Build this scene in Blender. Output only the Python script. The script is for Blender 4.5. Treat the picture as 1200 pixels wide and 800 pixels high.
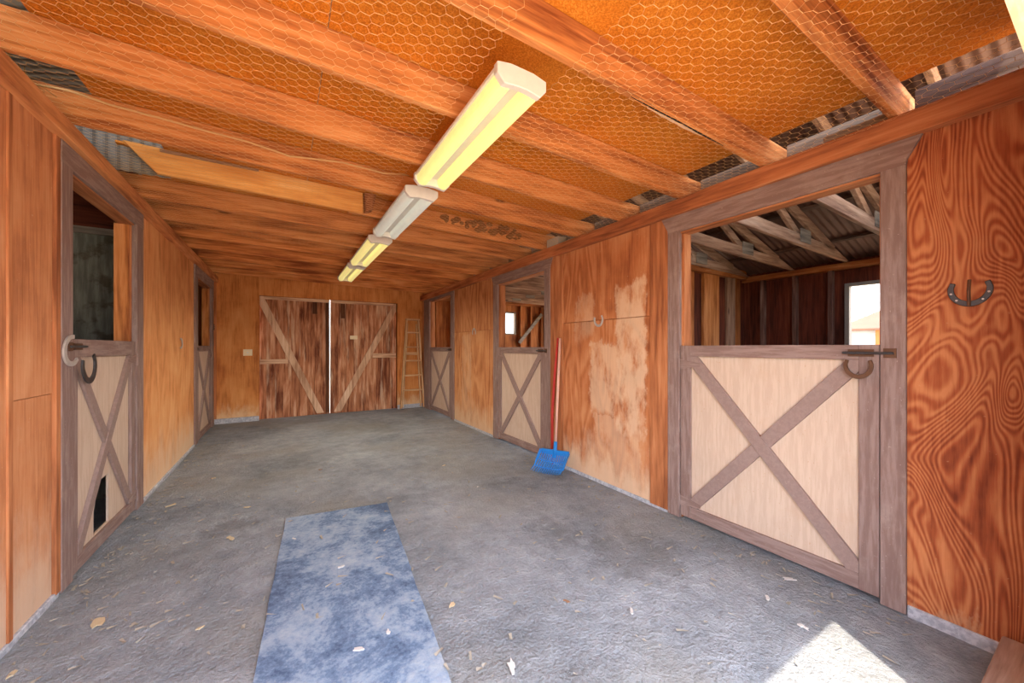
import bpy, bmesh, math, random
from mathutils import Vector, Matrix
random.seed(7)
for o in list(bpy.data.objects): bpy.data.objects.remove(o)
scene = bpy.context.scene
COL = scene.collection

# ------------------------------------------------------------------ camera
F_PX, YAW, V0, CAM_H = 440.0, math.radians(31.2), 407.0, 1.38
cam = bpy.data.cameras.new('camera'); cam_o = bpy.data.objects.new('camera', cam); COL.objects.link(cam_o)
cam.sensor_width = 36.0; cam.lens = 36.0 * F_PX / 1200.0
cam.shift_y = (V0 - 400.0) / 1200.0
cam.clip_start = 0.02; cam.clip_end = 500
cam_o.location = (0, 0, CAM_H); cam_o.rotation_euler = (math.pi / 2, 0, -YAW)
scene.camera = cam_o

# ------------------------------------------------------------------ light
SUN_H = Vector((0.505, 0.863)).normalized(); SUN_EL = math.radians(69.3)
sun = bpy.data.lights.new('sun', 'SUN'); sun.energy = 2.6; sun.angle = math.radians(0.6); sun.color = (1.0, 0.89, 0.70)
sun_o = bpy.data.objects.new('sun', sun); COL.objects.link(sun_o); sun_o.location = (-4, -8, 12)
sd = Vector((SUN_H.x * math.cos(SUN_EL), SUN_H.y * math.cos(SUN_EL), -math.sin(SUN_EL)))
sun_o.rotation_euler = sd.to_track_quat('-Z', 'Y').to_euler()
world = bpy.data.worlds.new('world'); scene.world = world; world.use_nodes = True
wn = world.node_tree; wn.nodes.clear()
w_out = wn.nodes.new('ShaderNodeOutputWorld'); w_bg = wn.nodes.new('ShaderNodeBackground')
w_sky = wn.nodes.new('ShaderNodeTexSky'); w_sky.sky_type = 'NISHITA'; w_sky.sun_disc = False
w_sky.sun_elevation = SUN_EL; w_sky.sun_rotation = math.atan2(-SUN_H.x, -SUN_H.y)
w_sky.air_density = 1.0; w_sky.dust_density = 2.5; w_sky.ozone_density = 1.0
w_tc = wn.nodes.new('ShaderNodeTexCoord'); w_mp = wn.nodes.new('ShaderNodeMapping'); w_mp.inputs['Scale'].default_value = (1, 1, 3.5)
w_no = wn.nodes.new('ShaderNodeTexNoise'); w_no.inputs['Scale'].default_value = 3.2; w_no.inputs['Detail'].default_value = 6
w_rp = wn.nodes.new('ShaderNodeValToRGB'); w_rp.color_ramp.elements[0].position = .42; w_rp.color_ramp.elements[1].position = .62
w_mx = wn.nodes.new('ShaderNodeMix'); w_mx.data_type = 'RGBA'
wn.links.new(w_tc.outputs['Generated'], w_mp.inputs['Vector']); wn.links.new(w_mp.outputs['Vector'], w_no.inputs['Vector'])
wn.links.new(w_no.outputs['Fac'], w_rp.inputs['Fac']); wn.links.new(w_rp.outputs['Color'], w_mx.inputs['Factor'])
wn.links.new(w_sky.outputs['Color'], w_mx.inputs['A']); w_mx.inputs['B'].default_value = (6.2, 6.3, 6.5, 1)
wn.links.new(w_mx.outputs['Result'], w_bg.inputs['Color']); w_bg.inputs['Strength'].default_value = 0.37
wn.links.new(w_bg.outputs['Background'], w_out.inputs['Surface'])

vs = scene.view_settings
vs.view_transform = 'Standard'; vs.look = 'None'; vs.gamma = 1.0; vs.use_curve_mapping = False; vs.exposure = 2.25

# ------------------------------------------------------------------ pixel -> position on a known plane
_c, _s = math.cos(YAW), math.sin(YAW)
def ray(u, v):
    a = (u - 600) / F_PX
    return Vector((_s + a * _c, _c - a * _s, (V0 - v) / F_PX))
def on_x(u, v, X): d = ray(u, v); q = d * (X / d.x); return Vector((X, q.y, q.z + CAM_H))
def on_y(u, v, Y): d = ray(u, v); q = d * (Y / d.y); return Vector((q.x, Y, q.z + CAM_H))
def on_z(u, v, Z): d = ray(u, v); q = d * ((Z - CAM_H) / d.z); return Vector((q.x, q.y, Z))

# ------------------------------------------------------------------ material helpers
def C(r, g, b):
    f = lambda v: (v / 255 / 12.92) if v / 255 <= .04045 else ((v / 255 + .055) / 1.055) ** 2.4
    return (f(r), f(g), f(b), 1)
class Nodes:
    def __init__(s, name):
        s.m = bpy.data.materials.new(name); s.m.use_nodes = True; s.t = s.m.node_tree
        s.b = s.t.nodes['Principled BSDF']
        s.b.inputs['Specular IOR Level'].default_value = .25
    def n(s, kind, ins=None, **props):
        x = s.t.nodes.new(kind)
        for k, v in props.items(): setattr(x, k, v)
        for k, v in (ins or {}).items(): s.put(x.inputs[k], v)
        return x
    def put(s, sock, v):
        if isinstance(v, bpy.types.NodeSocket): s.t.links.new(v, sock)
        else: sock.default_value = v
    def math(s, op, a, b=0.0, c=None, clamp=False):
        x = s.n('ShaderNodeMath', operation=op, use_clamp=clamp); s.put(x.inputs[0], a); s.put(x.inputs[1], b)
        if c is not None: s.put(x.inputs[2], c)
        return x.outputs[0]
    def ramp(s, fac, stops):
        x = s.n('ShaderNodeValToRGB', {'Fac': fac}); e = x.color_ramp.elements
        while len(e) < len(stops): e.new(.5)
        for i, (p, c) in enumerate(stops): e[i].position = p; e[i].color = c if isinstance(c, tuple) else (c, c, c, 1)
        return x.outputs['Color']
    def mix(s, fac, a, b, blend='MIX'):
        x = s.n('ShaderNodeMix', data_type='RGBA', blend_type=blend)
        s.put(x.inputs['Factor'], fac); s.put(x.inputs['A'], a); s.put(x.inputs['B'], b); return x.outputs['Result']
    def smooth(s, v, lo, hi):
        x = s.n('ShaderNodeMapRange', interpolation_type='SMOOTHSTEP'); s.put(x.inputs['Value'], v)
        x.inputs['From Min'].default_value = lo; x.inputs['From Max'].default_value = hi; return x.outputs['Result']
    def noise(s, vec, scale, detail=4.0, rough=.55, dist=0.0):
        return s.n('ShaderNodeTexNoise', {'Vector': vec, 'Scale': scale, 'Detail': detail, 'Roughness': rough, 'Distortion': dist}).outputs['Fac']
    def objvec(s):
        tc = s.n('ShaderNodeTexCoord'); oi = s.n('ShaderNodeObjectInfo')
        k = s.n('ShaderNodeVectorMath', {0: (17.3, 31.1, 9.7)}, operation='SCALE'); s.put(k.inputs['Scale'], oi.outputs['Random'])
        return s.n('ShaderNodeVectorMath', {0: tc.outputs['Object'], 1: k.outputs[0]}, operation='ADD').outputs[0]
    def pos(s): return s.n('ShaderNodeNewGeometry').outputs['Position']
    def xyz(s, v): x = s.n('ShaderNodeSeparateXYZ', {0: v}); return x.outputs
    def mapv(s, v, sc): return s.n('ShaderNodeMapping', {'Vector': v, 'Scale': sc}).outputs[0]
    def bump(s, h, strength=.3, dist=.01):
        b = s.n('ShaderNodeBump', {'Height': h, 'Strength': strength, 'Distance': dist}); s.put(s.b.inputs['Normal'], b.outputs[0])
    def done(s, col, rough=.8):
        s.put(s.b.inputs['Base Color'], col); s.put(s.b.inputs['Roughness'], rough); return s.m

_cache = {}
def wood(key, dark, mid, light, axis, worn=None, fine=26, knots=True, bump=.35, blotch=.5):
    k = (key, axis)
    if k in _cache: return _cache[k]
    g = Nodes('wood_' + key + '_' + axis.lower()); v = g.objvec()
    sc = {'X': (.07, 1, 1), 'Y': (1, .07, 1), 'Z': (1, 1, .07)}[axis]
    sl = {'X': (.3, 1, 1), 'Y': (1, .3, 1), 'Z': (1, 1, .3)}[axis]
    grain = g.noise(g.mapv(v, sc), fine, 7, .62, .3)
    broad = g.noise(g.mapv(v, sl), 3.0, 4, .55, .6)
    f = g.math('ADD', g.math('MULTIPLY', grain, .75), g.math('MULTIPLY', g.math('SUBTRACT', broad, .5), blotch * 1.1))
    col = g.ramp(f, [(.22, dark), (.42, mid), (.62, light)])
    if knots:
        vo = g.n('ShaderNodeTexVoronoi', {'Vector': g.mapv(v, {'X': (.55, 1.6, 1.6), 'Y': (1.6, .55, 1.6), 'Z': (1.6, 1.6, .55)}[axis]), 'Scale': 2.2, 'Randomness': 1.0}).outputs['Distance']
        kf = g.smooth(vo, .10, .035)
        col = g.mix(g.math('MULTIPLY', kf, .75), col, tuple(x * .35 for x in dark[:3]) + (1,))
    if worn:
        n2 = g.noise(g.mapv(v, {'X': (.12, 1, 1), 'Y': (1, .12, 1), 'Z': (1, 1, .12)}[axis]), 9.0, 5, .6)
        col = g.mix(g.math('MULTIPLY', g.smooth(n2, .52, .70), .6), col, worn)
    g.bump(grain, bump, .006)
    _cache[k] = g.done(col, .82); return _cache[k]

def plywood(name, dark, mid, light, pale, axis='Z', wear_h=.42, lines=9.0, rects=(), contrast=.6, amount=.8, scale=2.6, st=.22):
    """Stained plywood sheet: contour grain, pale worn foot, pale worn patches given as (y0,y1,z0,z1) on the wall."""
    g = Nodes(name); v = g.objvec(); p = g.pos(); px = g.xyz(p)
    sv = g.mapv(v, (1, 1, st))
    n0 = g.noise(sv, scale, 2.2, .5, .5)
    ln = g.math('SINE', g.math('MULTIPLY', n0, lines * 6.28))
    ln = g.math('MULTIPLY_ADD', ln, .5, .5)
    fine = g.noise(g.mapv(v, (1, 1, .06)), 60, 5, .65)
    broad = g.noise(v, 2.0, 4, .6)
    f = g.math('ADD', g.math('MULTIPLY', ln, .30 * contrast), g.math('ADD', g.math('MULTIPLY', fine, .45), g.math('MULTIPLY', broad, .55)))
    col = g.ramp(f, [(.36, dark), (.55, mid), (.78, light)])
    n2 = g.noise(g.mapv(p, (1, 1, .45)), 7.0, 7, .68)
    foot = g.smooth(g.math('ADD', px[2], g.math('MULTIPLY', g.math('SUBTRACT', n2, .5), .9)), wear_h, 0.02)
    m = g.math('MULTIPLY', foot, amount)
    n3 = g.noise(p, 9.0, 6, .7); n4 = g.noise(g.mapv(p, (1, 1, .5)), 3.0, 6, .7)
    for (y0, y1, z0, z1, s) in rects:
        yy = g.math('ADD', px[1], g.math('MULTIPLY', g.math('SUBTRACT', n3, .5), .18))
        zz = g.math('ADD', px[2], g.math('MULTIPLY', g.math('SUBTRACT', n4, .5), .55))
        a = g.math('MULTIPLY', g.smooth(yy, y0 - .02, y0 + .02), g.smooth(yy, y1 + .02, y1 - .02))
        b = g.math('MULTIPLY', g.smooth(zz, z0 - .06, z0 + .06), g.smooth(zz, z1 + .02, z1 - .02))
        r = g.math('MULTIPLY', g.math('MULTIPLY', a, b), g.math('MULTIPLY', g.smooth(n2, .30, .55), s))
        m = g.math('MAXIMUM', m, r)
    col = g.mix(m, col, pale)
    sp = g.smooth(g.noise(p, 55, 2, .5), .70, .78)
    col = g.mix(g.math('MULTIPLY', sp, .35), col, pale)
    g.bump(g.math('ADD', g.math('MULTIPLY', ln, .5), fine), .35, .004)
    return g.done(col, .8)

def painted(name, base, dark, scuff, scale=9.0, axis='Z', rough=.75, amt=.5):
    g = Nodes(name); v = g.objvec()
    sc = {'X': (.1, 1, 1), 'Y': (1, .1, 1), 'Z': (1, 1, .1), 'N': (1, 1, 1)}[axis]
    gr = g.noise(g.mapv(v, sc), 40, 6, .65)
    br = g.noise(v, scale, 5, .6)
    col = g.mix(g.smooth(gr, .40, .62), dark, base)
    col = g.mix(g.math('MULTIPLY', g.smooth(br, .55, .72), amt), col, scuff)
    sp = g.smooth(g.noise(v, 70, 2, .5), .69, .76)
    col = g.mix(g.math('MULTIPLY', sp, .6), col, scuff)
    g.bump(gr, .25, .003)
    return g.done(col, rough)

def plain(name, col, rough=.6, metal=0.0, var=.25, scale=30.0):
    g = Nodes(name); v = g.objvec(); n = g.noise(v, scale, 4, .6)
    d = tuple(c * (1 - var) for c in col[:3]) + (1,)
    g.b.inputs['Metallic'].default_value = metal
    g.bump(n, .1, .002)
    return g.done(g.mix(n, d, col), rough)

# palette
_D, _M, _L = C(150, 74, 30), C(204, 116, 56), C(226, 152, 92)
def joist_wood(axis='X'): return wood('joist', C(134, 70, 34), C(204, 128, 70), C(228, 162, 106), axis, bump=.6, blotch=.55)
def stain_wood(axis): return wood('stained', C(130, 74, 44), C(182, 114, 72), C(206, 146, 100), axis, worn=None)
def newer_wood(axis): return wood('newer', C(214, 138, 66), C(238, 172, 96), C(248, 200, 134), axis, knots=False)
def grey_wood(axis): return wood('weathered', C(92, 80, 70), C(140, 124, 108), C(176, 160, 142), axis)
def rafter_wood(axis): return wood('rafter', C(120, 84, 64), C(176, 136, 108), C(206, 174, 148), axis, worn=C(88, 58, 42))
def stud_wood(axis): return wood('stud', C(120, 62, 30), C(176, 104, 54), C(206, 146, 92), axis)
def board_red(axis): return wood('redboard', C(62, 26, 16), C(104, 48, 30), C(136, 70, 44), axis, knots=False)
def plank_wood(axis): return wood('plank', C(104, 54, 34), C(180, 118, 82), C(220, 172, 138), axis, worn=C(226, 192, 160), blotch=.8, bump=.6)
def brace_wood(axis): return wood('brace', C(160, 118, 90), C(214, 174, 142), C(236, 208, 180), axis, knots=False)
def trim_paint(axis): 
    k = ('trimpaint', axis)
    if k not in _cache: _cache[k] = painted('mauve_brown_paint_' + axis.lower(), C(150, 126, 118), C(130, 104, 96) if axis != 'N' else C(142, 118, 110), C(178, 158, 148), 6, axis, .72, .3 if axis != 'N' else .15)
    return _cache[k]
M_PANEL = painted('peach_door_panel', C(206, 182, 162), C(196, 170, 150), C(186, 146, 114), 4, 'Z', .7, .22)
M_PLY_NEAR = plywood('plywood_red_grain', C(112, 48, 26), C(160, 82, 46), C(198, 126, 80), C(196, 148, 110), wear_h=.10, lines=40, contrast=.75, amount=.45, scale=3.0, st=.30)
M_PLY_R = plywood('plywood_worn', C(138, 76, 44), C(184, 112, 68), C(206, 142, 96), C(224, 192, 160), wear_h=.50,
                  rects=((2.24, 2.60, .55, 2.0, .72), (2.25, 2.95, .72, 1.42, .6), (2.3, 2.9, .1, .7, .45), (2.9, 3.2, 1.5, 1.9, .35)))
M_PLY_RB = plywood('plywood_far_right', C(148, 88, 52), C(190, 126, 80), C(212, 154, 106), C(216, 182, 148), wear_h=.55, rects=((5.9, 6.3, .2, 1.6, .35),))
M_PLY_L = plywood('plywood_left', C(180, 110, 62), C(222, 152, 94), C(236, 178, 124), C(230, 200, 168), wear_h=.62, lines=6, contrast=.4)
M_PLY_LN = plywood('plywood_left_near', C(152, 90, 56), C(198, 130, 86), C(218, 158, 114), C(216, 186, 160), wear_h=.66, lines=5, contrast=.35)
M_PLY_B = plywood('plywood_back', C(152, 84, 38), C(200, 126, 66), C(218, 150, 88), C(222, 184, 142), wear_h=.36, lines=5, contrast=.4)
M_CHIP = None
def particle_board():
    g = Nodes('particle_board'); v = g.pos()
    a = g.n('ShaderNodeTexVoronoi', {'Vector': v, 'Scale': 170.0, 'Randomness': 1.0}).outputs['Color']
    s = g.xyz(a)[0]; n = g.noise(v, 2.2, 4, .6); n2 = g.noise(v, 120, 2, .5)
    f = g.math('ADD', g.math('MULTIPLY', s, .30), g.math('ADD', g.math('MULTIPLY', n, .42), g.math('MULTIPLY', n2, .3)))
    col = g.ramp(f, [(.25, C(164, 86, 14)), (.55, C(206, 120, 30)), (.85, C(228, 158, 66))])
    g.bump(s, .15, .002); return g.done(col, .75)
M_CHIP = particle_board()
M_CONC = painted('concrete_kerb', C(188, 188, 194), C(156, 156, 164), C(212, 210, 210), 8, 'N', .9, .5)
M_STEEL = plain('dark_steel', C(92, 90, 92), .45, .7, .5)
M_STEEL_L = plain('bright_worn_steel', C(206, 198, 192), .45, .4, .35)
M_RUST = plain('rusty_iron', C(120, 86, 66), .6, .5, .5)
M_GALV = plain('galvanised_roof', C(176, 174, 166), .55, .3, .3, 8)
M_WIRE = plain('netting_wire', C(226, 178, 124), .6, .1, .25)
M_WHITE = plain('white_enamel', C(226, 218, 208), .5, 0, .15)
M_IVORY = plain('ivory_plastic', C(236, 214, 176), .5, 0, .08)
M_BLUE = plain('blue_plastic', C(40, 128, 204), .4, 0, .2)
M_HANDLE = plain('pale_wooden_handle', C(228, 178, 158), .55, 0, .15)
M_RED = plain('red_painted_handle', C(200, 60, 54), .5, 0, .2)
M_MUD = plain('dried_mud', C(150, 96, 54), .95, 0, .45)
M_STRAW = plain('straw', C(176, 142, 86), .9, 0, .4)
M_CABLE = plain('cable_sheath', C(220, 176, 120), .6, 0, .15)
M_DARK = plain('black_iron', C(48, 42, 40), .6, .3, .4)

def floor_material():
    g = Nodes('dusty_concrete'); p = g.pos(); px = g.xyz(p)
    n1 = g.noise(p, 1.1, 5, .6, .4); n2 = g.noise(p, 7, 7, .7); n3 = g.noise(p, 60, 4, .65)
    f = g.math('ADD', g.math('MULTIPLY', n1, .5), g.math('ADD', g.math('MULTIPLY', n2, .38), g.math('MULTIPLY', n3, .22)))
    col = g.ramp(f, [(.36, C(102, 105, 110)), (.52, C(136, 140, 146)), (.68, C(166, 169, 174))])
    warm = g.smooth(g.noise(p, .8, 3, .5), .45, .65)
    col = g.mix(g.math('MULTIPLY', warm, .45), col, C(142, 137, 127))
    fl = g.smooth(g.n('ShaderNodeTexVoronoi', {'Vector': g.mapv(p, (1, 1.7, 1)), 'Scale': 13.0, 'Randomness': 1.0}).outputs['Distance'], .12, .07)
    fl = g.math('MULTIPLY', fl, g.smooth(g.noise(p, 2.3, 3, .5), .50, .62))
    col = g.mix(g.math('MULTIPLY', fl, .55), col, C(204, 188, 160))
    for (sx, sy, sr, amt) in ((2.02, 1.72, .42, .45), (1.75, 2.25, .3, .3), (-.35, 3.6, .22, .35), (.3, 5.4, .5, .25)):
        dx = g.math('SUBTRACT', px[0], sx); dy = g.math('SUBTRACT', px[1], sy)
        dd = g.math('ADD', g.math('SQRT', g.math('ADD', g.math('MULTIPLY', dx, dx), g.math('MULTIPLY', dy, dy))), g.math('MULTIPLY', g.math('SUBTRACT', n2, .5), .55))
        col = g.mix(g.math('MULTIPLY', g.smooth(dd, sr, sr * .35), amt), col, C(92, 88, 84))
    g.bump(g.math('ADD', g.math('MULTIPLY', n2, 1.0), g.math('MULTIPLY', n3, .45)), .9, .05)
    return g.done(col, .95)
M_FLOOR = floor_material()
def mat_material():
    g = Nodes('dusty_blue_rubber'); p = g.pos(); n = g.noise(g.mapv(p, (1, 1, 1)), 2.2, 7, .72, .5); n2 = g.noise(p, 50, 4, .7); n3 = g.noise(p, 9, 6, .7)
    f = g.math('ADD', g.math('MULTIPLY', n, .7), g.math('ADD', g.math('MULTIPLY', n3, .3), g.math('MULTIPLY', g.math('SUBTRACT', n2, .5), .25)))
    col = g.ramp(f, [(.38, C(72, 88, 114)), (.46, C(100, 119, 146)), (.53, C(132, 148, 168)), (.62, C(154, 164, 176))])
    g.bump(n2, .4, .01); return g.done(col, .85)
M_MAT = mat_material()
def ground_material():
    g = Nodes('pale_dirt'); p = g.pos(); n = g.noise(p, .5, 6, .65); n2 = g.noise(p, 12, 5, .7)
    col = g.ramp(g.math('ADD', g.math('MULTIPLY', n, .6), g.math('MULTIPLY', n2, .4)), [(.35, C(176, 156, 128)), (.65, C(214, 196, 168))])
    g.bump(n2, .5, .03); return g.done(col, .95)
M_GROUND = ground_material()
def moldy_panel():
    g = Nodes('stained_grey_plywood'); p = g.pos(); n = g.noise(p, 5.5, 5, .6); n2 = g.noise(g.mapv(p, (1, 1, .12)), 30, 5, .6)
    col = g.mix(g.smooth(n2, .35, .7), C(96, 92, 80), C(128, 124, 110))  # greys darkened: the stall's dimness is put into the panel colour
    col = g.mix(g.math('MULTIPLY', g.smooth(n, .50, .62), .65), col, C(66, 52, 32)); return g.done(col, .8)
M_MOLD = moldy_panel()
def lens_material(name, col, emit):
    g = Nodes(name); n = g.noise(g.objvec(), 18, 3, .5)
    c2 = tuple(x * .86 for x in col[:3]) + (1,)
    cc = g.mix(n, c2, col); g.put(g.b.inputs['Emission Color'], cc); g.b.inputs['Emission Strength'].default_value = emit
    return g.done(cc, .35)
M_LENS_Y = lens_material('yellowed_lit_lens', C(248, 234, 150), .14)
M_LENS_W = lens_material('white_lit_lens', C(222, 226, 214), .07)

# ------------------------------------------------------------------ mesh helpers
def box(bm, x0, x1, y0, y1, z0, z1):
    v = [bm.verts.new(p) for p in ((x0, y0, z0), (x1, y0, z0), (x1, y1, z0), (x0, y1, z0), (x0, y0, z1), (x1, y0, z1), (x1, y1, z1), (x0, y1, z1))]
    for f in ((0, 3, 2, 1), (4, 5, 6, 7), (0, 1, 5, 4), (1, 2, 6, 5), (2, 3, 7, 6), (3, 0, 4, 7)): bm.faces.new([v[i] for i in f])
def hexa(bm, pts):
    v = [bm.verts.new(p) for p in pts]
    for f in ((0, 3, 2, 1), (4, 5, 6, 7), (0, 1, 5, 4), (1, 2, 6, 5), (2, 3, 7, 6), (3, 0, 4, 7)): bm.faces.new([v[i] for i in f])
def prism(bm, poly, fn, d0, d1):
    a = [bm.verts.new(fn(p[0], p[1], d0)) for p in poly]; b = [bm.verts.new(fn(p[0], p[1], d1)) for p in poly]; n = len(poly)
    bm.faces.new(a); bm.faces.new(b[::-1])
    for i in range(n): bm.faces.new((a[i], b[i], b[(i + 1) % n], a[(i + 1) % n]))
def tube(bm, pts, r, n=8, caps=True):
    pts = [Vector(p) for p in pts]; rings = []
    rs = r if isinstance(r, (list, tuple)) else [r] * len(pts)
    for i, p in enumerate(pts):
        t = (pts[min(i + 1, len(pts) - 1)] - pts[max(i - 1, 0)]).normalized()
        up = Vector((0, 0, 1)) if abs(t.z) < .9 else Vector((1, 0, 0))
        s = t.cross(up).normalized(); u = s.cross(t)
        rings.append([bm.verts.new(p + (s * math.cos(2 * math.pi * k / n) + u * math.sin(2 * math.pi * k / n)) * rs[i]) for k in range(n)])
    for a, b in zip(rings, rings[1:]):
        for k in range(n): bm.faces.new((a[k], a[(k + 1) % n], b[(k + 1) % n], b[k]))
    if caps: bm.faces.new(rings[0][::-1]); bm.faces.new(rings[-1])
def beam(bm, p, q, w, h, side=None):
    p, q = Vector(p), Vector(q); t = (q - p).normalized()
    s = Vector(side).normalized() if side else t.cross(Vector((0, 0, 1))).normalized(); u = s.cross(t).normalized()
    pts = []
    for e in (p, q):
        pts += [e - s * w / 2 - u * h / 2, e + s * w / 2 - u * h / 2, e + s * w / 2 + u * h / 2, e - s * w / 2 + u * h / 2]
    hexa(bm, pts)
def clip_band(p, q, w, x0, x1, y0, y1):
    p, q = Vector(p), Vector(q); d = (q - p).normalized(); n = Vector((-d.y, d.x)) * w / 2; p2, q2 = p - d * w * 2, q + d * w * 2
    poly = [p2 - n, q2 - n, q2 + n, p2 + n]
    for ax, lim, keep in ((0, x0, 1), (0, x1, -1), (1, y0, 1), (1, y1, -1)):
        out = []
        for i in range(len(poly)):
            a, b = poly[i], poly[(i + 1) % len(poly)]
            ia, ib = (a[ax] - lim) * keep >= 0, (b[ax] - lim) * keep >= 0
            if ia: out.append(a)
            if ia != ib: out.append(a + (b - a) * ((lim - a[ax]) / (b[ax] - a[ax])))
        poly = out
    return poly
def bevel(bm, w):
    if w: bmesh.ops.bevel(bm, geom=list(bm.edges), offset=w, segments=1, affect='EDGES', profile=.5)
def obj(name, bm, mat, parent=None, smooth=False, bev=0.0):
    """Link the bmesh (world coordinates) as ONE mesh whose origin is the middle of its own bounds."""
    bmesh.ops.recalc_face_normals(bm, faces=bm.faces); bevel(bm, bev)
    lo = Vector([min(v.co[i] for v in bm.verts) for i in range(3)]); hi = Vector([max(v.co[i] for v in bm.verts) for i in range(3)])
    c = (lo + hi) / 2
    bmesh.ops.translate(bm, verts=bm.verts, vec=-c)
    me = bpy.data.meshes.new(name); bm.to_mesh(me); bm.free()
    if smooth:
        for p in me.polygons: p.use_smooth = True
    me.materials.append(mat); o = bpy.data.objects.new(name, me); COL.objects.link(o)
    base = Vector((0, 0, 0)); a = parent
    while a is not None: base += a.location; a = a.parent
    o.location = c - base
    if parent is not None: o.parent = parent
    return o
def bobj(name, dims, mat, parent=None, bev=0.0):
    bm = bmesh.new(); box(bm, *dims); return obj(name, bm, mat, parent, bev=bev)
def tag(o, label=None, cat=None, group=None, kind=None):
    if label: o['label'] = label
    if cat: o['category'] = cat
    if group: o['group'] = group
    if kind: o['kind'] = kind
    return o
def thing(name, loc, label, cat, group=None, kind=None):
    o = bpy.data.objects.new(name, None); o.empty_display_size = .1; COL.objects.link(o); o.location = loc
    return tag(o, label, cat, group, kind)

# ------------------------------------------------------------------ dimensions
XR, XL, YB = 2.75, -1.085, 8.58
XRO, XLO = 6.40, -4.70           # outer walls of the stalls
ZPR, ZPL = 2.455, 2.55           # underside of the top plates
YF = 0.15                        # inner face of the front wall
RIDGE_X, EAVE_Z, SL = (XRO + XLO) / 2, 2.36, .30
def roof_z(x): return EAVE_Z + (XRO + .25 - abs(x - RIDGE_X) - RIDGE_X) * SL
def joist_z(x): return 2.58 + (2.75 - x) * .0209
JOIST_Y = [0.645 + .622 * k for k in range(13)]

# ------------------------------------------------------------------ ground, floor
bm = bmesh.new(); box(bm, -150, 200, -150, 150, -.4, -.05)
tag(obj('ground', bm, M_GROUND), 'pale sunlit dirt ground outside the barn', 'ground', kind='structure')
bm = bmesh.new(); nx, ny = 90, 130
fx0, fx1, fy0, fy1 = XLO - .1, XRO + .1, -.25, YB + .25
from mathutils import noise as mnoise
grid = []
for j in range(ny + 1):
    row = []
    for i in range(nx + 1):
        x = fx0 + (fx1 - fx0) * i / nx; y = fy0 + (fy1 - fy0) * j / ny
        z = .006 * mnoise.noise(Vector((x * 1.3, y * 1.3, 0))) + .004 * mnoise.noise(Vector((x * 5, y * 5, 3)))
        row.append(bm.verts.new((x, y, z - .004)))
    grid.append(row)
for j in range(ny):
    for i in range(nx): bm.faces.new((grid[j][i], grid[j][i + 1], grid[j + 1][i + 1], grid[j + 1][i]))
rim = [grid[0][i] for i in range(nx + 1)] + [grid[j][nx] for j in range(1, ny + 1)] + [grid[ny][i] for i in range(nx - 1, -1, -1)] + [grid[j][0] for j in range(ny - 1, 0, -1)]
low = [bm.verts.new((v.co.x, v.co.y, -.12)) for v in rim]
for i in range(len(rim)): bm.faces.new((rim[i], low[i], low[(i + 1) % len(rim)], rim[(i + 1) % len(rim)]))
bm.faces.new(low)
tag(obj('floor', bm, M_FLOOR, smooth=True), 'dusty grey concrete aisle floor with dirt and scattered flakes', 'floor', kind='structure')

# ------------------------------------------------------------------ side walls (d = depth behind the aisle face)
def PR(y, z, d): return (XR + d, y, z)
def PL(y, z, d): return (XL - d, y, z)
def wall(name, P, segs, openings, ztop, label):
    bm = bmesh.new()
    def bx(y0, y1, z0, z1):
        a = P(y0, z0, .016); b = P(y1, z1, .095); box(bm, min(a[0], b[0]), max(a[0], b[0]), y0, y1, z0, z1)
    for y0, y1 in segs: bx(y0, y1, 0.0, ztop)
    for y0, y1, zt in openings: bx(y0, y1, zt, ztop)
    return tag(obj(name, bm, stain_wood('Z')), label, 'wall', kind='structure')
def slab(name, P, y0, y1, z0, z1, d0, d1, mat, parent, bev=.002):
    a, b = P(y0, z0, d0), P(y1, z1, d1)
    return bobj(name, (min(a[0], b[0]), max(a[0], b[0]), y0, y1, z0, z1), mat, parent, bev)

A = (.70, 1.90, 2.32); B = (3.75, 4.945, 2.33); Cc = (6.80, 8.05, 2.40)
wr = wall('wall_right', PR, [(YF, A[0]), (A[1], B[0]), (B[1], Cc[0]), (Cc[1], YB)], [A, B, Cc], 2.46, 'right aisle wall of worn orange-brown plywood with three stall doorways')
slab('plywood_panel', PR, YF, .602, .05, 2.46, -.001, .016, M_PLY_NEAR, wr)
slab('plywood_panel', PR, 2.194, 3.40, .03, 1.655, 0, .016, M_PLY_R, wr)
slab('plywood_panel', PR, 2.194, 3.40, 1.661, 2.46, 0, .016, M_PLY_R, wr)
slab('plywood_panel', PR, 5.075, 6.64, .03, 1.655, 0, .016, M_PLY_RB, wr)
slab('plywood_panel', PR, 5.075, 6.64, 1.66, 2.46, 0, .016, M_PLY_RB, wr)
slab('plywood_panel', PR, 8.41, YB, .08, 2.46, 0, .016, M_PLY_RB, wr)
slab('batten', PR, 2.01, 2.190, .02, 2.455, -.012, .016, stain_wood('Z'), wr)
slab('batten', PR, 3.405, 3.63, .02, 2.455, -.012, .016, stain_wood('Z'), wr)
slab('concrete_kerb', PR, YF, .60, -.02, .055, -.012, .016, M_CONC, wr, .004)
slab('concrete_kerb', PR, 2.02, 3.63, -.02, .03, -.006, .016, M_CONC, wr, .004)
slab('concrete_kerb', PR, 5.08, 6.64, -.02, .03, -.006, .016, M_CONC, wr, .004)

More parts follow.
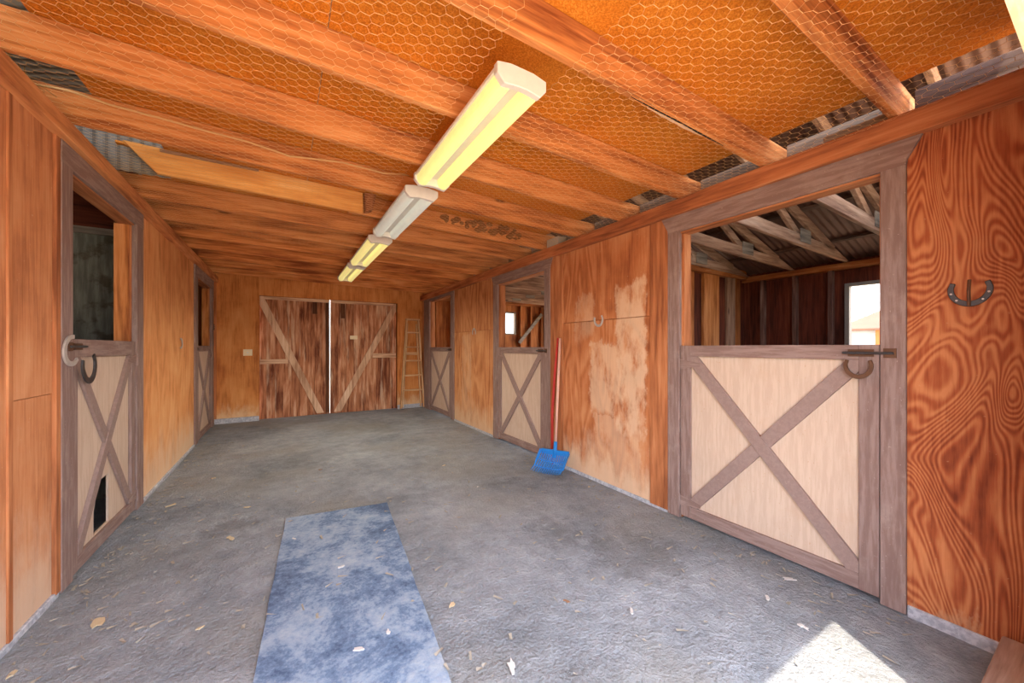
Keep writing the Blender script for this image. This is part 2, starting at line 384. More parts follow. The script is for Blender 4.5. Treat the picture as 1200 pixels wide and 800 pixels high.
wl = wall('wall_left', PL, [(YF, 3.235), (4.36, 6.98), (8.20, YB)], [(3.235, 4.36, 2.42), (6.98, 8.20, 2.40)], 2.555, 'left aisle wall of orange plywood with two stall doorways')
for y0, y1 in ((YF, 1.45), (1.453, 2.672)): slab('plywood_panel', PL, y0, y1, .03, 2.55, 0, .016, M_PLY_LN, wl)
slab('plywood_panel', PL, 2.676, 3.055, 1.13, 2.55, 0, .016, M_PLY_LN, wl)
slab('plywood_panel', PL, 2.676, 3.055, .03, 1.127, .003, .016, M_PLY_LN, wl)
slab('batten', PL, 3.058, 3.108, .02, 2.55, -.014, .016, stain_wood('Z'), wl)
slab('batten', PL, 2.655, 2.690, .02, 2.55, -.008, .002, stain_wood('Z'), wl)
for y0, y1 in ((4.53, 5.078), (5.082, 5.93), (5.934, 6.78)): slab('plywood_panel', PL, y0, y1, .03, 2.55, 0, .016, M_PLY_L, wl)
slab('plywood_panel', PL, 8.385, YB, .03, 2.55, 0, .016, M_PLY_L, wl)
slab('concrete_kerb', PL, YF, 3.10, -.02, .03, -.010, .016, M_CONC, wl, .004)
slab('concrete_kerb', PL, 4.53, 6.78, -.02, .03, -.014, .016, M_CONC, wl, .004)

def casing(P, y0, y1, zt, oy0, oy1, ztop, parent, flare=.06):
    """painted trim boards round a doorway and the bare stud jambs inside it"""
    slab('door_casing', P, oy0, y0, .005, ztop, -.018, .016, trim_paint('Z'), parent)
    slab('door_casing', P, y1, oy1, .005, ztop, -.018, .016, trim_paint('Z'), parent)
    bm = bmesh.new(); prism(bm, [(oy0, zt), (oy1, zt), (oy1 + .004, zt + .03), (oy1 + flare, ztop), (oy0 - flare, ztop), (oy0 - .004, zt + .03)], P, -.019, .014)
    obj('door_casing', bm, trim_paint('Y'), parent, bev=.002)
    slab('door_jamb', P, y0 + .0005, y0 + .014, .01, zt - .013, .03, .12, stain_wood('Z'), parent, 0)
    slab('door_jamb', P, y1 - .014, y1 - .0005, .01, zt - .013, .03, .12, joist_wood('Z') if P is PL else stain_wood('Z'), parent, 0)
    slab('door_jamb', P, y0, y1, zt - .012, zt, .002, .10, stain_wood('Y'), parent, 0)
casing(PR, A[0], A[1], A[2], .602, 2.006, 2.455, wr)
casing(PR, B[0], B[1], B[2], 3.627, 5.072, 2.455, wr, .05)
casing(PR, Cc[0], Cc[1], Cc[2], 6.642, 8.41, 2.455, wr, .0)
casing(PL, 3.235, 4.36, 2.42, 3.105, 4.53, 2.55, wl, .0)
casing(PL, 6.98, 8.20, 2.40, 6.782, 8.38, 2.55, wl, .0)

# top plates
bm = bmesh.new(); box(bm, XR - .055, XR + .11, YF, YB, ZPR, 2.575)
tag(obj('trim_1', bm, wood('plate_r', C(126, 70, 42), C(180, 108, 66), C(208, 142, 96), 'Y'), bev=.004), 'long stained top plate beam over the right wall', 'beam', kind='structure')
bm = bmesh.new(); box(bm, XL - .11, XL + .055, YF, YB, ZPL, 2.655)
tag(obj('trim_2', bm, wood('plate_l', C(156, 90, 52), C(208, 136, 84), C(228, 166, 114), 'Y'), bev=.004), 'long stained top plate beam over the left wall', 'beam', kind='structure')

# ------------------------------------------------------------------ back wall
DX0, DX1, DZ, BT = -.41, 2.17, 2.37, 2.78
bm = bmesh.new()
prism(bm, [(XLO + .9, BT - .01), (XRO - .9, BT - .01), (XRO - .9, roof_z(XRO - .9) + .1), (RIDGE_X, roof_z(RIDGE_X) + .1), (XLO + .9, roof_z(XLO + .9) + .1)], lambda a, b, d: (a, d, b), YB + .016, YB + .095)
box(bm, XLO + .9, DX0, YB + .016, YB + .095, 0, BT); box(bm, XLO, XLO + .9, YB + .016, YB + .095, 0, 2.52); box(bm, XRO - .9, XRO, YB + .016, YB + .095, 0, 2.52); box(bm, DX0, DX1, YB + .016, YB + .095, DZ, BT)
prism(bm, [(XRO - .9, 2.51), (XRO, 2.51), (XRO, roof_z(XRO) + .1), (XRO - .9, roof_z(XRO - .9) + .1)], lambda a, b, d: (a, d, b), YB + .016, YB + .095)
WX0, WX1, WZ0, WZ1 = 4.83, 5.33, 1.72, 2.33
box(bm, DX1, WX0, YB + .016, YB + .095, 0, BT); box(bm, WX1, XRO - .9, YB + .016, YB + .095, 0, BT)
box(bm, WX0, WX1, YB + .016, YB + .095, 0, WZ0); box(bm, WX0, WX1, YB + .016, YB + .095, WZ1, BT)
wb = tag(obj('wall_back', bm, stud_wood('Z')), 'back wall of dark orange plywood around the plank double doors', 'wall', kind='structure')
for x0, x1, z0, z1 in ((XL, DX0 - .005, .085, BT), (DX0 - .005, .80, DZ, BT), (.803, DX1 + .005, DZ, BT), (DX1 + .005, XR, .085, BT)):
    bobj('plywood_panel', (x0, x1, YB, YB + .016, z0, z1), M_PLY_B, wb, .002)
bobj('concrete_kerb', (XL, DX0 - .005, YB - .04, YB + .016, -.02, .085), M_CONC, wb, .006)
bobj('concrete_kerb', (DX1 + .005, XR, YB - .04, YB + .016, -.02, .085), M_CONC, wb, .006)
bobj('corner_post', (XL, XL + .03, YB - .02, YB, .085, 2.6), stain_wood('Z'), wb, .002)
bobj('door_jamb', (DX0 - .02, DX0, YB + .0165, YB + .10, 0, DZ), stain_wood('Z'), wb)
bobj('door_jamb', (DX1, DX1 + .02, YB + .0165, YB + .10, 0, DZ), stain_wood('Z'), wb)
# exposed studs on the stall side of the back wall, seen through the right stall doors
x = 3.02
for x in (3.05, 3.42, 3.80, 4.2, 4.62, 5.42, 5.74, 6.1): bobj('stud', (x, x + .05, YB - .085, YB + .016, 0, 2.5), stud_wood('Z'), wb, .003)
bobj('nailer', (XR + .1, XRO - .1, YB - .085, YB + .016, 2.5, 2.56), stud_wood('X'), wb, .003)
bm = bmesh.new(); beam(bm, (5.36, YB - .10, 1.50), (6.1, YB - .10, 2.30), .03, .09, (0, 1, 0)); obj('diagonal_brace', bm, grey_wood('X'), wb)
# little barred window in the end wall
w2 = thing('window_2', ((WX0 + WX1) / 2, YB + .05, WZ0), 'small barred window in the end wall of the far right stall', 'window', kind='structure')
for d in ((WX0, WX1, WZ0, WZ0 + .04), (WX0, WX1, WZ1 - .04, WZ1)): bobj('window_frame', (d[0], d[1], YB, YB + .09, d[2], d[3]), grey_wood('X'), w2)
for xx in (WX0, WX1 - .04): bobj('window_frame', (xx, xx + .04, YB, YB + .09, WZ0 + .04, WZ1 - .04), grey_wood('Z'), w2)
for i in range(4):
    xx = WX0 + .1 + i * .1
    bm = bmesh.new(); tube(bm, [(xx, YB + .045, WZ0 + .04), (xx, YB + .045, WZ1 - .04)], .007, 6); obj('bar', bm, M_STEEL_L, w2)

# back double doors: planks, braces, rails
def plank_door(name, x0, x1, diag, rail, strap, label):
    yf = YB + .105; n = 9; w = (x1 - x0) / n
    r = thing(name, ((x0 + x1) / 2, yf, .01), label, 'door', kind='structure')
    for i in range(n):
        j = random.uniform(-.003, .010); a = x0 + i * w
        bobj('plank', (a, a + w + .0006, yf + .022 + j, yf + .045 + j, -.012 + random.uniform(0, .006), DZ + .04), plank_wood('Z'), r, .004)
    (dx0, dz0), (dx1, dz1) = diag
    bm = bmesh.new(); prism(bm, clip_band((dx0, dz0), (dx1, dz1), .125, x0, x1, .03, DZ), lambda a, b, d: (a, yf + d, b), -.010, .018)
    obj('diagonal_brace', bm, brace_wood('Z'), r, bev=.003)
    bobj('rail', (rail[0], rail[1], yf - .004, yf + .018, rail[2], rail[3]), brace_wood('X'), r, .003)
    bobj('rail', (x0, x1, yf - .002, yf + .018, DZ - .055, DZ + .03), brace_wood('X'), r, .003)
    bobj('hanger_strap', (strap[0], strap[1], yf + .005, yf + .020, strap[2], DZ - .06), wood('strap', C(60, 34, 22), C(92, 54, 34), C(120, 76, 50), 'Z', knots=False), r, .002)
    return r
d6 = plank_door('door_6', DX0 - .03, .807, ((-.36, 2.24), (.62, .06)), (DX0 - .03, .06, 1.06, 1.15), (.49, .575, 2.07), 'left leaf of the weathered plank double door with diagonal brace')
d7 = plank_door('door_7', .817, DX1 + .03, ((2.12, 2.24), (.97, .06)), (1.66, DX1 + .03, 1.15, 1.25), (1.02, 1.10, 2.0), 'right leaf of the weathered plank double door with diagonal brace')
bobj('notice_plate', (1.20, 1.35, YB + .112, YB + .124, 1.555, 1.635), M_IVORY, d7, .002)
bobj('meeting_stile', (.73, .803, YB + .108, YB + .122, .03, DZ - .06), wood('strap', C(60, 34, 22), C(92, 54, 34), C(120, 76, 50), 'Z', knots=False), d6, .002)

# ------------------------------------------------------------------ front wall (the camera stands in its wide opening)
bm = bmesh.new()
box(bm, 2.006, XR, .03, .15, 0, 2.30); box(bm, XL, XR, .03, .175, 2.30, 2.86)
box(bm, XR, XRO + .1, .03, .13, 0, 2.52); box(bm, -3.7, XL, .03, .13, 0, 2.86); box(bm, XLO - .1, -3.7, .03, .13, 0, roof_z(XLO) + .1)
prism(bm, [(-3.7, 2.86), (-1.6, 2.86), (-1.6, roof_z(-1.6) + .1), (-3.7, roof_z(-3.7) + .1)], lambda a, b, d: (a, d, b), .03, .13)  # gable left open out of view over centre and right, to light loft and stalls
wf = tag(obj('wall_front', bm, painted('cream_painted_front', C(226, 206, 176), C(206, 182, 150), C(240, 226, 204), 5, 'X', .7)), 'front wall and pale header beam around the wide barn opening', 'wall', kind='structure')
bm = bmesh.new(); box(bm, 2.006, XR - .014, .151, .30, 0.0, .10)
tag(obj('sill_block', bm, wood('sill', C(130, 100, 88), C(178, 148, 134), C(206, 180, 166), 'X', knots=False), bev=.006), 'brown wooden sill block on the floor where the right wall ends', 'sill')

# ------------------------------------------------------------------ stalls: outer walls, partitions
bm = bmesh.new(); WY0, WY1, WA0, WA1 = 1.05, 1.985, 1.22, 2.23
EZ = roof_z(XRO) + .115; OPEN = ((WY0, WY1, WA0, WA1), (3.9, 5.3, .02, 2.25), (6.6, 8.0, .02, 2.25)); last = .13  # the two farther openings are unseen, added to let daylight reach the aisle
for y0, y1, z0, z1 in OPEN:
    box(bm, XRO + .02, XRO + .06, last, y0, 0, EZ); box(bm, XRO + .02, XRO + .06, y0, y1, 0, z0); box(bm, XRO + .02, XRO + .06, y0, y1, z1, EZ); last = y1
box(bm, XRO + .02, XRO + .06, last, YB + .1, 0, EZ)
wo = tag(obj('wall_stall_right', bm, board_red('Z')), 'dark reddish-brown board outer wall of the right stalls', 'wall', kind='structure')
y = .3
for y in (.35, .75, 2.10, 2.52, 2.95, 3.6, 5.35, 5.95, 6.5, 8.05): bobj('stud', (XRO - .07, XRO + .02, y, y + .05, 0, 2.42), wood('greystud', C(82, 52, 42), C(128, 92, 78), C(166, 132, 116), 'Z', knots=False), wo, .003)
bobj('top_plate', (XRO - .08, XRO + .02, .13, YB + .1, 2.42, 2.5), stud_wood('Y'), wo, .003)
w1 = thing('window_1', (XRO, (WY0 + WY1) / 2, WA0), 'open window in the near right stall looking out at a house', 'window', kind='structure')
fm = plain('window_trim_grey', C(150, 140, 128), .7)
for y0, y1, z0, z1 in ((WY0, WY1, WA0, WA0 + .04), (WY0, WY1, WA1 - .045, WA1), (WY0, WY0 + .05, WA0 + .04, WA1 - .045), (WY1 - .05, WY1, WA0 + .04, WA1 - .045)):
    bobj('window_frame', (XRO - .02, XRO + .07, y0, y1, z0, z1), fm, w1, .003)
# partition between near and far right stall: upright boards on studs
bm = bmesh.new(); box(bm, XR + .1, XRO, 3.27, 3.30, 0, 2.46)
wp = tag(obj('wall_partition_right', bm, board_red('Z')), 'board partition between the right stalls, studs showing', 'wall', kind='structure')
mats = [stud_wood('Z'), stain_wood('Z'), rafter_wood('Z')]
for i, (x0, x1) in enumerate(((2.95, 3.25), (3.4, 3.75), (3.9, 4.3), (4.45, 4.75), (4.80, 4.985), (5.22, 5.61), (5.84, 6.05), (6.06, 6.20))):
    bobj('upright_board', (x0, x1, 3.225, 3.27, 0, 2.46), [joist_wood('Z'), stud_wood('Z'), rafter_wood('Z')][(0, 1, 0, 1, 0, 0, 2, 1)[i]] , wp, .003)
bobj('nailer', (XR + .1, XRO - .08, 3.19, 3.30, 2.46, 2.60), stud_wood('X'), wp, .003)
# left stalls
bm = bmesh.new(); box(bm, XLO - .06, XLO, .13, YB + .1, 0, roof_z(XLO) + .1)
tag(obj('wall_stall_left', bm, board_red('Z')), 'dark board outer wall of the left stalls', 'wall', kind='structure')
bm = bmesh.new(); box(bm, XLO, XL - .1, 4.86, 4.88, 0, 2.40)
wpl = tag(obj('wall_partition_left', bm, M_MOLD), 'grey mould-stained plywood partition inside the near left stall', 'wall', kind='structure')
bobj('top_rail', (XLO, XL - .1, 4.83, 4.90, 2.40, 2.46), grey_wood('X'), wpl, .003)
bobj('upper_board', (XLO, XL - .1, 4.855, 4.88, 2.46, 3.1), board_red('X'), wpl)

# ------------------------------------------------------------------ roof and loft
def roof(name, x0, x1, mat, label):
    bm = bmesh.new(); rows = []
    pitch = .076; n = int((YB + .3) / pitch * 6)
    for i in range(n + 1):
        y = .0 + (YB + .25) * i / n; dz = .009 * math.sin(2 * math.pi * y / pitch)
        rows.append([bm.verts.new((x, y, roof_z(x) + .12 + dz + t)) for x in (x0, (x0 + x1) / 2, x1) for t in (0, .003)])
    for a, b in zip(rows, rows[1:]):
        for k in (0, 2):
            bm.faces.new((a[k], a[k + 2], b[k + 2], b[k])); bm.faces.new((a[k + 1], b[k + 1], b[k + 3], a[k + 3]))
    return tag(obj(name, bm, mat, smooth=True), label, 'roof', kind='structure')
roof('roof_right', RIDGE_X, XRO + .25, plain('rusted_roof', C(120, 88, 74), .7, .1, .4, 6), 'corrugated metal roof slope over the right stalls')
roof('roof_left', XLO - .25, RIDGE_X, M_GALV, 'corrugated metal roof slope over the left stalls')

# deck over the joists: particle board sheets
dk = thing('ceiling', (.83, 4.3, 2.8), 'orange particle board ceiling sheets laid over the joists', 'ceiling', kind='structure')
xs = [XL + .02, .168, 1.508, XR + .005]; ys = [.18, 1.89, 3.135, 3.755, 6.24, 8.6]
for i in range(3):
    for j in range(len(ys) - 1):
        x0, x1 = xs[i] + .002, xs[i + 1] - .002; y0, y1 = ys[j] + .002, ys[j + 1] - .002
        if i == 0: x0 = (XL + .05, XL + .13, -.76, XL + .05, XL + .05)[j]
        bm = bmesh.new(); zz = lambda x: joist_z(x) + .187
        hexa(bm, [(x0, y0, zz(x0)), (x1, y0, zz(x1)), (x1, y1, zz(x1)), (x0, y1, zz(x0)), (x0, y0, zz(x0) + .016), (x1, y0, zz(x1) + .016), (x1, y1, zz(x1) + .016), (x0, y1, zz(x0) + .016)])
        obj('ceiling_sheet', bm, M_CHIP, dk)

# joists
jx0, jx1 = XL - .16, XR + .55
def joist_bm(y0, y1, x0, x1, dz0=0.0, h=.184):
    bm = bmesh.new(); a, b = joist_z(x0) + dz0, joist_z(x1) + dz0
    hexa(bm, [(x0, y0, a), (x1, y0, b), (x1, y1, b), (x0, y1, a), (x0, y0, a + h), (x1, y0, b + h), (x1, y1, b + h), (x0, y1, a + h)])
    return bm
jproto = None
for k, yc in enumerate(JOIST_Y):
    if k == 5:
        r = thing('ceiling_joist', (.83, yc, joist_z(.83)), 'ceiling joist whose left half is a bright newer board with a slanted end', 'joist', 'ceiling joists across the aisle')
        obj('timber', joist_bm(yc - .02, yc + .02, .50, jx1), joist_wood(), r, bev=.004)
        bm = bmesh.new(); yy = yc - .065
        poly = [(-.80, 2.655), (.62, 2.627), (.62, 2.812), (-.98, 2.846)]
        prism(bm, poly, lambda a, b, d: (a, yy + d, b), 0, .042); obj('newer_board', bm, newer_wood('X'), r, bev=.003)
        bm = bmesh.new(); prism(bm, [(.64, 2.632), (.70, 2.66), (.73, 2.80), (.63, 2.80)], lambda a, b, d: (a, yy - .05 + d, b), 0, .09); obj('end_block', bm, stain_wood('Z'), r)
        bobj('lath', (-.78, -.18, yy - .012, yy - .001, 2.812, 2.832), rafter_wood('X'), r)
        continue
    if jproto is None:
        jproto = obj('ceiling_joist', joist_bm(yc - .02, yc + .02, jx0, jx1), joist_wood(), bev=.004)
        o = jproto
    else:
        o = jproto.copy(); COL.objects.link(o); o.location = jproto.location + Vector((0, .622 * k, 0))
        o.location.x += random.uniform(-.03, .03)
    tag(o, 'rough orange-brown ceiling joist running across the aisle', 'joist', 'ceiling joists across the aisle')
    if k in (0, 4, 12):
        o['label'] = {0: 'ceiling joist right beside the pale header of the barn opening', 4: 'ceiling joist that carries the pale electric cable', 12: 'ceiling joist beside the back wall above the plank doors'}[k]
    if k == 1:
        o['label'] = 'ceiling joist with a splintered dark split in its lower edge'
        for nm, mt, x0, x1, w0, dz in (('split', M_DARK, 1.45, 2.25, .012, .0015), ('splinter', brace_wood('X'), 1.58, 2.05, .016, .005)):
            bm = bmesh.new(); up, dn = [], []
            for i in range(13):
                x = x0 + (x1 - x0) * i / 12; w = w0 * math.sin(math.pi * (i + .3) / 12.6) * random.uniform(.5, 1.2); yy = yc + (.004 if nm == 'split' else .013)
                up.append((x, yy + w / 2)); dn.append((x, yy - w / 2 - .001))
            prism(bm, up + dn[::-1], lambda a, b, d: (a, b, joist_z(a) + d), -dz, .002); obj(nm, bm, mt, o)
for i in range(len([o for o in COL.objects if o.name.startswith('ceiling_joist')])): pass

# blocking and weathered boards lying over the right plate between the joists
for k, yc in enumerate(JOIST_Y[:9]):
    y0 = yc + .03; y1 = yc + .58
    if k == 0:
        tag(bobj('plate_block', (XR + .055, XR + .10, y0, y0 + .3, 2.58, 2.66), grey_wood('Y'), bev=.004), 'short grey block lying on the right top plate past the first joist', 'block', 'weathered boards over the right plate')
    tag(bobj('eave_board', (XR + .19, XR + .22, y0, y1, 2.62, 2.76), grey_wood('Y'), bev=.004), 'weathered grey eave board filling the gap above the right plate', 'board', 'weathered boards over the right plate')
tag(bobj('eave_plank', (XR + .12, XR + .16, .16, .60, 2.578, 2.75), wood('eave', C(60, 48, 44), C(98, 82, 76), C(130, 112, 102), 'Y'), bev=.004), 'dark grey plank above the right plate beside the pale header', 'board', 'weathered boards over the right plate')

tag(bobj('plate_block', (XR - .05, XR + .08, JOIST_Y[4] + .30, JOIST_Y[4] + .52, 2.577, 2.67), plain('whitewashed_block', C(190, 178, 162), .9), bev=.005), 'pale whitewashed block on the right plate beside the mud nests', 'block', 'weathered boards over the right plate')
# corrugated sheet seen in the gap over the left plate
bm = bmesh.new(); rows = []
for i in range(97):
    x = -1.75 + i * .0105; dy = .007 * math.sin(i * math.pi / 3)
    rows.append([bm.verts.new((x, JOIST_Y[5] + .04 + dy + t, z)) for z in (2.665, 3.15) for t in (0, .002)])
for a, b in zip(rows, rows[1:]):
    for q in ((0, 2), (3, 1), (1, 0), (2, 3)): bm.faces.new((a[q[0]], a[q[1]], b[q[1]], b[q[0]]))
bm.faces.new((rows[0][0], rows[0][1], rows[0][3], rows[0][2])); bm.faces.new((rows[-1][0], rows[-1][2], rows[-1][3], rows[-1][1]))
tag(obj('corrugated_sheet', bm, plain('galvanised_sheet', C(132, 128, 120), .6, .1, .3, 8)), 'grey corrugated metal sheet standing behind the slanted newer board', 'metal sheet')

# roof trusses over the right stalls
def truss_part(name, p, q, h, root, mat):
    bm = bmesh.new(); beam(bm, p, q, .04, h, (0, 1, 0)); return obj(name, bm, mat, root, bev=.003)
tproto = None
for k in range(13):
    yc = JOIST_Y[k] + .062
    if tproto is None:
        r = thing('roof_truss', (XRO, yc, 2.5), 'pale rough roof truss over the right stalls', 'truss', 'roof trusses over the right stalls')
        bm = bmesh.new(); prism(bm, [(XR + .12, 2.585), (XRO - .02, 2.502), (XRO - .02, 2.512), (XRO - .48, 2.63), (XR + .12, 2.725)], lambda a, b, d: (a, yc + d, b), -.02, .02); obj('bottom_chord', bm, rafter_wood('X'), r, bev=.003)
        truss_part('top_chord', (XR + .12, yc, roof_z(XR + .12) + .015), (XRO - .5, yc, roof_z(XRO - .5) + .015), .11, r, rafter_wood('X'))
        truss_part('web', (3.6, yc + .041, 2.66), (4.35, yc + .041, roof_z(4.35)), .085, r, rafter_wood('X'))
        truss_part('web', (5.1, yc + .041, 2.64), (4.35, yc + .041, roof_z(4.35)), .085, r, rafter_wood('X'))
        bobj('gusset', (4.95, 5.2, yc - .032, yc - .021, 2.57, 2.72), grey_wood('X'), r)
        tproto = r
    else:
        r = tproto.copy(); COL.objects.link(r); r.location.y = yc
        for ch in tproto.children:
            c = ch.copy(); COL.objects.link(c); c.parent = r
# purlins under the roof right (dark boards)
for i, x in enumerate((3.4, 4.2, 5.0, 5.8)):
    tag(bobj('purlin', (x, x + .09, .15, YB, roof_z(x) + .075, roof_z(x) + .105), wood('purlin', C(50, 34, 28), C(84, 60, 48), C(112, 84, 68), 'Y')), 'dark purlin board under the corrugated roof of the right stalls', 'purlin', 'purlins under the right roof')

# ------------------------------------------------------------------ stall half doors
def stall_door(n, P, y0, y1, z0, z1, label, hole=None, hinge='hi', st=(.085, .085), rt=.085, rb=.09, bw=.075, sag=0.0):
    cx = P((y0 + y1) / 2, 0, .0)
    r = thing('door_%d' % n, (cx[0], (y0 + y1) / 2, 0), label, 'door', kind='structure')
    g = .006; a, b = y0 + g, y1 - g
    F0, F1 = -.008, .014
    slab('stile', P, a, a + st[0], z0, z1, F0, F1, trim_paint('Z'), r); slab('stile', P, b - st[1], b, z0, z1, F0, F1, trim_paint('Z'), r)
    slab('rail', P, a + st[0], b - st[1], z1 - rt, z1, F0 + .001, F1, trim_paint('Y'), r); slab('rail', P, a + st[0], b - st[1], z0, z0 + rb, F0 + .001, F1, trim_paint('Y'), r)
    ia, ib, ja, jb = a + st[0], b - st[1], z0 + rb, z1 - rt
    bm = bmesh.new()
    if hole:
        h = hole; ya, yb_ = h[0][0], h[1][0]
        for poly in ([(a, z0), (ya, z0), (ya, z1), (a, z1)], [(yb_, z0), (b, z0), (b, z1), (yb_, z1)],
                     [(ya, z0), (yb_, z0), (yb_, .12), (ya, .12)], [(ya, h[0][1]), h[2], (yb_, h[1][1]), (yb_, z1), (ya, z1)]):
            prism(bm, poly, P, F1, F1 + .012)
    else: prism(bm, [(a, z0), (b, z0), (b, z1), (a, z1)], P, F1, F1 + .012)
    obj('panel', bm, M_PANEL, r)
    # inside face boards keep the leaf a real thickness
    br1 = clip_band((ia, ja), (ib, jb), bw, ia, ib, ja, jb); br2 = clip_band((ia, jb), (ib, ja), bw, ia, ib, ja, jb)
    bm = bmesh.new(); prism(bm, br2, P, F0 + .003, F1); obj('brace', bm, trim_paint('N') , r, bev=.0015)
    bm = bmesh.new(); prism(bm, br1, P, F0 - .002, F1); obj('brace', bm, trim_paint('N'), r, bev=.0015)
    hy = b if hinge == 'hi' else a; sgn = -1 if hinge == 'hi' else 1
    for hz in (z1 - .15, z0 + .12):
        bm = bmesh.new(); q0 = P(hy - sgn * .004, hz - .05, F0 - .012); q1 = P(hy - sgn * .004, hz + .05, F0 - .012)
        tube(bm, [q0, q1], .008, 8); hg = obj('hinge', bm, trim_paint('Z'), r)
        bm = bmesh.new(); prism(bm, [(hy, hz - .04), (hy, hz + .04), (hy + sgn * .17, hz + .012), (hy + sgn * .17, hz - .012)], P, F0 - .006, F0 - .001); obj('strap', bm, trim_paint('Y'), hg)
    # slide bolt at the latch side
    ly = a if hinge == 'hi' else b; s2 = 1 if hinge == 'hi' else -1; lz = z1 - .045
    bm = bmesh.new(); prism(bm, [(ly + s2 * .02, lz - .02), (ly + s2 * .13, lz - .02), (ly + s2 * .13, lz + .02), (ly + s2 * .02, lz + .02)], P, F0 - .007, F0 - .0015); bt = obj('bolt_plate', bm, M_RUST, r)
    bm = bmesh.new(); tube(bm, [P(ly + s2 * .15, lz, F0 - .018), P(ly - s2 * .06, lz, F0 - .018)], .007, 8); obj('bolt_rod', bm, M_STEEL, bt)
    bm = bmesh.new(); prism(bm, [(ly - s2 * .02, lz - .025), (ly - s2 * .07, lz - .025), (ly - s2 * .07, lz + .025), (ly - s2 * .02, lz + .025)], P, F0 - .016, F0 - .0105); obj('keeper', bm, M_RUST, bt)
    return r
stall_door(1, PR, A[0], A[1], .03, 1.395, 'large near right stall half door with dark X brace on peach panel', hinge='hi', bw=.085)
stall_door(2, PR, B[0], B[1], .03, 1.385, 'right stall half door with X brace beside the blue fork', hinge='hi')
stall_door(3, PR, Cc[0], Cc[1], .03, 1.385, 'far right stall half door with X brace near the ladder', hinge='hi')
stall_door(4, PL, 3.235, 4.36, .02, 1.43, 'near left stall half door with X brace and a broken hole low in its panel', hole=((3.616, .27), (3.863, .464), (3.699, .458)), hinge='hi', rt=.11)
stall_door(5, PL, 6.98, 8.20, .02, 1.405, 'far left stall half door with X brace beside the back wall', hinge='hi')

# ------------------------------------------------------------------ light fixtures
def fixture(y0, y1, lens, power, label):
    cx, zt = .905, joist_z(.905); w = .125
    r = thing('light_fixture', (cx, (y0 + y1) / 2, zt), label, 'light fixture', 'ceiling light fixtures in a row')
    bm = bmesh.new(); prof = [(-w, -.018), (-.075, -.006), (.075, -.006), (w, -.018), (w, -.036), (-w, -.036)]
    prism(bm, prof, lambda a, b, d: (cx + a, d, zt + b), y0 + .01, y1 - .01); obj('housing', bm, M_WHITE, r, bev=.002)
    for s in (-1, 1):
        bm = bmesh.new(); n = 10; prof = []
        for i in range(n + 1):
            t = math.pi * i / n; prof.append((s * .074 + .040 * math.cos(t), -.040 - .058 * math.sin(t) ** .75 if 0 < i < n else -.037))
        prism(bm, prof, lambda a, b, d: (cx + a, d, zt + b), y0 + .035, y1 - .035); obj('lens', bm, lens, r)
    for e0, e1 in ((y0, y0 + .034), (y1 - .034, y1)):
        bm = bmesh.new(); prof = [(-w - .004, -.014), (-.06, 0), (.06, 0), (w + .004, -.014), (w + .004, -.06), (.095, -.098), (.02, -.088), (-.02, -.088), (-.095, -.098), (-w - .004, -.06)]
        prism(bm, prof, lambda a, b, d: (cx + a, d, zt + b), e0, e1); obj('end_cap', bm, M_WHITE, r, bev=.003)
    for t in (.25, .75):      # spots added below the lens to brighten the aisle, stronger towards the back
        la = bpy.data.lights.new('aisle_fill_spot', 'SPOT'); la.energy = power / 2; la.color = (1.0, .92, .74)
        la.spot_size = math.radians(168); la.spot_blend = 1.0; la.shadow_soft_size = .05
        lo = bpy.data.objects.new('aisle_fill_spot', la); COL.objects.link(lo); lo.parent = r
        lo.location = (0, (t - .5) * (y1 - y0), -.165)
    return r
fixture(1.40, 2.62, M_LENS_Y, 6, 'yellowed twin fluorescent fixture with its end nearest the barn opening')
fixture(2.83, 4.05, M_LENS_W, 10, 'white twin fluorescent fixture between two yellowed ones')
fixture(4.29, 5.66, M_LENS_Y, 22, 'yellowed twin fluorescent fixture just past the white one')
fixture(5.86, 7.08, M_LENS_Y, 26, 'yellowed twin fluorescent fixture closest to the plank double doors')

